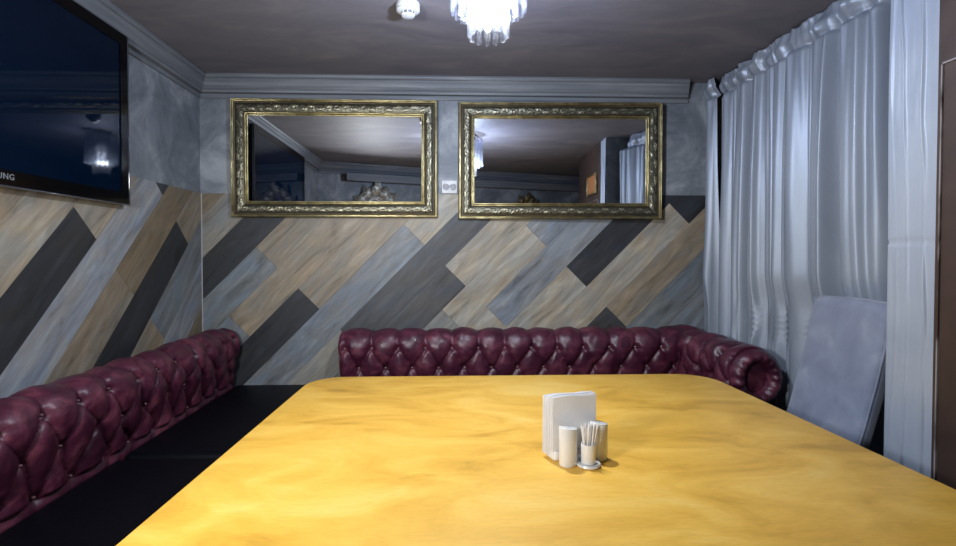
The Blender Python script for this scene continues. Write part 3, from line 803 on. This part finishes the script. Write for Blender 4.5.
# napkins: sixteen folded sheets upright in the trough
np_ = None; rn = random.Random(5)
def napkin_mesh():
    V = []; nx, nzn = 14, 14; W_, H_ = .128, .150
    for s in (0, 1):
        for i in range(nx + 1):
            for j in range(nzn + 1):
                u, v = i / nx, j / nzn
                V.append((lerp(-W_ / 2, W_ / 2, u), (.0007 if s else -.0007) + .0012 * math.sin(u * 5 + v * 3), v * H_ + .002 * math.sin(u * 6) * v))
    K = (nx + 1) * (nzn + 1); F = grid_faces(nx + 1, nzn + 1) + grid_faces(nx + 1, nzn + 1, K, True)
    idx = lambda i, j: i * (nzn + 1) + j
    loop = [idx(i, 0) for i in range(nx + 1)] + [idx(nx, j) for j in range(1, nzn + 1)] + [idx(i, nzn) for i in range(nx - 1, -1, -1)] + [idx(0, j) for j in range(nzn - 1, 0, -1)]
    for a, b in zip(loop, loop[1:] + loop[:1]): F.append((a, b, b + K, a + K))
    return V, F
for i in range(16):
    if np_ is None:
        V, F = napkin_mesh(); np_ = MB().add(V, F).build('paper_napkin', M['paper'], smooth=True); o = np_
        bm = bmesh.new(); bm.from_mesh(o.data); bmesh.ops.recalc_face_normals(bm, faces=bm.faces); bm.to_mesh(o.data); bm.free()
    else: o = link(np_.copy())
    yy = .0255 + .0024 * i
    o.location = hloc(.004 - .0006 * i + rn.uniform(-.002, .002), yy, .0105)
    o.rotation_euler = (0, rn.uniform(-.014, .014), HR + rn.uniform(-.004, .004))
    o.scale = (1 + rn.uniform(-.02, .02), 1, 1 + rn.uniform(-.02, .02) + .03 * math.sin(i * .4))
    tag(o, 'white folded paper napkin in the upright stack on the table', 'napkin', 'paper napkins in the holder')

# ------------------------------------------------------------------ ceiling things
CHX, CHY = .137, 1.66
cl = empty('chandelier', (CHX, CHY, CZ), label='small round tiered crystal chandelier glowing white on the ceiling', cat='chandelier')
MB().lathe([(.001, 0), (.085, 0), (.085, -.012), (.075, -.022), (.001, -.024)], 40).build('canopy', M['chrome'], cl, smooth=True)
tiers = [(.117, -.045, -.287, 24), (.089, -.06, -.300, 18), (.060, -.075, -.370, 12)]
rod = {}
for ti, (R_, zt, zbm, n) in enumerate(tiers):
    m = MB(); m.lathe([(R_ + .004, zt - .004), (R_ + .004, zt + .006), (R_ - .004, zt + .006), (R_ - .004, zt - .004), (R_ + .004, zt - .004)], 48, close=False)
    m.build('ring', M['chrome'], cl, smooth=True)
    for k in range(3):
        a = k * 2 * PI / 3; MB().tube([(R_ * math.cos(a), R_ * math.sin(a), zt), (min(R_, .07) * math.cos(a), min(R_, .07) * math.sin(a), -.018)], .002, 6).build('ring_arm', M['chrome'], cl)
    h = zt - zbm; w = PI * R_ / n * 1.55 / 2
    V = []
    for z, q in ((0, .4), (-.006, 1), (-h + .005, 1), (-h, .5)):
        for a in (PI / 2 * 0, 2 * PI / 3, 4 * PI / 3): V.append((w * .8 * q * math.cos(a), w * q * math.sin(a) * 1.1, z))
    F = [(2, 1, 0), (9, 10, 11)] + [(k * 3 + i, k * 3 + (i + 1) % 3, (k + 1) * 3 + (i + 1) % 3, (k + 1) * 3 + i) for k in range(3) for i in range(3)]
    first = None
    for i in range(n):
        a = 2 * PI * i / n
        if first is None: first = MB().add(V, F).build('crystal_rod', M['crystal'], cl); o = first
        else: o = link(first.copy()); o.parent = cl
        o.location = (R_ * math.cos(a), R_ * math.sin(a), zt - .004); o.rotation_euler = (0, 0, a)
for k in range(4):
    a = k * PI / 2 + .5; x, y = .028 * math.cos(a), .028 * math.sin(a)
    MB().tube([(x, y, -.02), (x, y, -.11)], .008, 12).build('lamp_holder', M['chrome'], cl, smooth=True)
    MB().lathe([(.006, -.11), (.013, -.135), (.016, -.18), (.014, -.22), (.009, -.25), (.002, -.26)], 16, (x, y, 0)).build('bulb', M['bulb'], cl, smooth=True)
def lamp(name, loc, e, r, col=(.90, .94, 1)):
    l = bpy.data.lights.new(name, 'POINT'); l.energy = e; l.shadow_soft_size = r; l.color = col
    o = link(bpy.data.objects.new(name, l)); o.location = loc; return o
for k in range(4):
    a = k * PI / 2 + .5
    lamp('chandelier_light', (CHX + .028 * math.cos(a), CHY + .028 * math.sin(a), CZ - .275), 7.5, .016, (.89, .945, 1))

# smoke detector
sd = empty('smoke_detector', (-.168, 2.20, CZ), label='white round smoke detector on the dark ceiling', cat='smoke detector'); sd.scale = (1, 1, .86)
MB().lathe([(.001, 0), (.050, 0), (.052, -.004), (.051, -.022), (.047, -.026), (.001, -.027)], 40).build('detector_base', M['white_plastic'], sd, smooth=True)
MB().lathe([(.044, -.026), (.050, -.029), (.051, -.035), (.044, -.042), (.034, -.045), (.030, -.044), (.001, -.044)], 40).build('detector_body', M['white_plastic'], sd, smooth=True)
MB().lathe([(.026, -.043), (.026, -.056)], 32, close=False).build('vent_chamber', M['grey_plastic'], sd)
MB().lathe([(.0285, -.055), (.030, -.057), (.027, -.063), (.015, -.067), (.001, -.068)], 36).build('detector_cap', M['white_plastic'], sd, smooth=True)
for k in range(8):
    a = k * PI / 4; MB().box(-.002, .002, -.002, .002, -.057, -.043).build('vent_rib', M['white_plastic'], sd, loc=(.0275 * math.cos(a), .0275 * math.sin(a), 0))
MB().lathe([(.0018, 0), (.0018, .002)], 10, (0, -.0525, -.013)).build('indicator', M['hole'], sd)

# ------------------------------------------------------------------ wall ornaments behind the camera (seen in the mirrors)
def leaf_mesh(L_, Wd, lobes, curl, seed):
    V = []; n, k = 30, 10
    for i in range(n + 1):
        t = i / n; lob = 1 + .55 * abs(math.sin(t * PI * lobes)) - .30
        w = Wd * (math.sin(PI * min(1, t * .93 + .07)) ** .7) * lob * (1 - .25 * t)
        for j in range(-k // 2, k // 2 + 1):
            s = j / (k / 2)
            x = s * w + .18 * L_ * math.sin(t * 1.9 + seed) * t * .7
            z = t * L_
            y = .030 * math.sin(PI * t * .9) + .022 * (1 - s * s) * math.sin(PI * min(1, t + .1)) + curl * t * t + .004 * math.sin(s * 9 + t * 20)
            V.append((x, y, z))
    return V, grid_faces(n + 1, k + 1)
def ornament(name, x, z, R, mat, label, glass):
    p = on_opp(x, .002)
    root = empty(name, (p.x, p.y, z), math.atan2(-.36, 1), label, 'ornament')
    rn = random.Random(9)
    for i in range(11):
        a = 2 * PI * i / 11
        V, F = leaf_mesh(R * rn.uniform(.62, .80), R * .235, 4, .025 * rn.choice((-1, 1)) + .02, i * 1.1)
        V2 = []
        for vx, vy, vz in V:
            r = vz + R * .26; V2.append((vx * math.cos(a) + r * math.sin(a), vy + .012, -vx * math.sin(a) + r * math.cos(a)))
        o = mesh_obj('leaf', V2, F, mat, root, True); s = o.modifiers.new('s', 'SOLIDIFY'); s.thickness = .008; s.offset = 0
    n = 40; pr = [(.34, .0), (.36, .03), (.33, .05), (.28, .045), (.27, .03), (.30, 0)]
    V = [(R * q * math.cos(2 * PI * i / n), y + .02, R * q * math.sin(2 * PI * i / n)) for q, y in pr for i in range(n)]
    mesh_obj('round_rim', V, [(k * n + i, k * n + (i + 1) % n, (k + 1) * n + (i + 1) % n, (k + 1) * n + i) for k in range(len(pr) - 1) for i in range(n)], M['orn_silver'] if glass else mat, root, True)
    V = []; 
    for k in range(6):
        for i in range(n): V.append((R * .27 * k / 5 * math.cos(2 * PI * i / n), .045 + .02 * math.cos(k / 5 * PI / 2), R * .27 * k / 5 * math.sin(2 * PI * i / n)))
    mesh_obj('round_glass' if glass else 'boss', V, [(k * n + i, k * n + (i + 1) % n, (k + 1) * n + (i + 1) % n, (k + 1) * n + i) for k in range(5) for i in range(n)], M['mirror'] if glass else mat, root, True)
ornament('wall_ornament', -.885, 1.875, .31, M['orn_silver'], 'pale acanthus-leaf wall ornament with round mirror, reflected in the left mirror', True)
ornament('wall_ornament', .90, 1.90, .22, M['orn_gold'], 'smaller dark gold acanthus-leaf wall ornament, reflected in the right mirror', False)

# ------------------------------------------------------------------ light and view
w = bpy.data.worlds.new('world'); sc.world = w; w.use_nodes = True
w.node_tree.nodes['Background'].inputs[0].default_value = (.01, .011, .014, 1); w.node_tree.nodes['Background'].inputs[1].default_value = .3
# added fill lamp, out of view on the slanting wall left of the camera
p = on_opp(-.95, .002)
rl = empty('fill_lamp', (p.x, p.y, 1.50), math.atan2(-.36, 1) , label='added unseen fill lamp with a white drum shade on the slanting wall behind the camera', cat='lamp')
MB().box(-.05, .05, 0, .015, -.05, .05).build('fill_lamp_plate', M['chrome'], rl, bevel=.004)
MB().lathe([(.055, -.08), (.06, -.075), (.06, .075), (.055, .08)], 32, (0, .078, 0)).build('fill_lamp_shade', emis('fill_lamp_shade', (.95, .95, 1), 3), rl, smooth=True)
p = on_opp(-.95, .16)
al = bpy.data.lights.new('fill_light', 'AREA'); al.shape = 'DISK'; al.size = .24; al.energy = 10.5; al.spread = math.radians(130); al.color = (.93, .96, 1)  # added area light that brightens the near half of the room
ao = link(bpy.data.objects.new('fill_light', al)); ao.location = (p.x, p.y, 1.50)
ao.rotation_euler = (PI / 2, 0, math.atan2(-.36, 1))
sc.view_settings.view_transform = 'Standard'; sc.view_settings.look = 'None'; sc.view_settings.gamma = 1; sc.view_settings.use_curve_mapping = False
sc.view_settings.exposure = 1.12
sc.cycles.use_denoising = True
sc.cycles.max_bounces = 10; sc.cycles.transparent_max_bounces = 24
sc.cycles.caustics_reflective = False; sc.cycles.caustics_refractive = False; sc.cycles.sample_clamp_indirect = 4
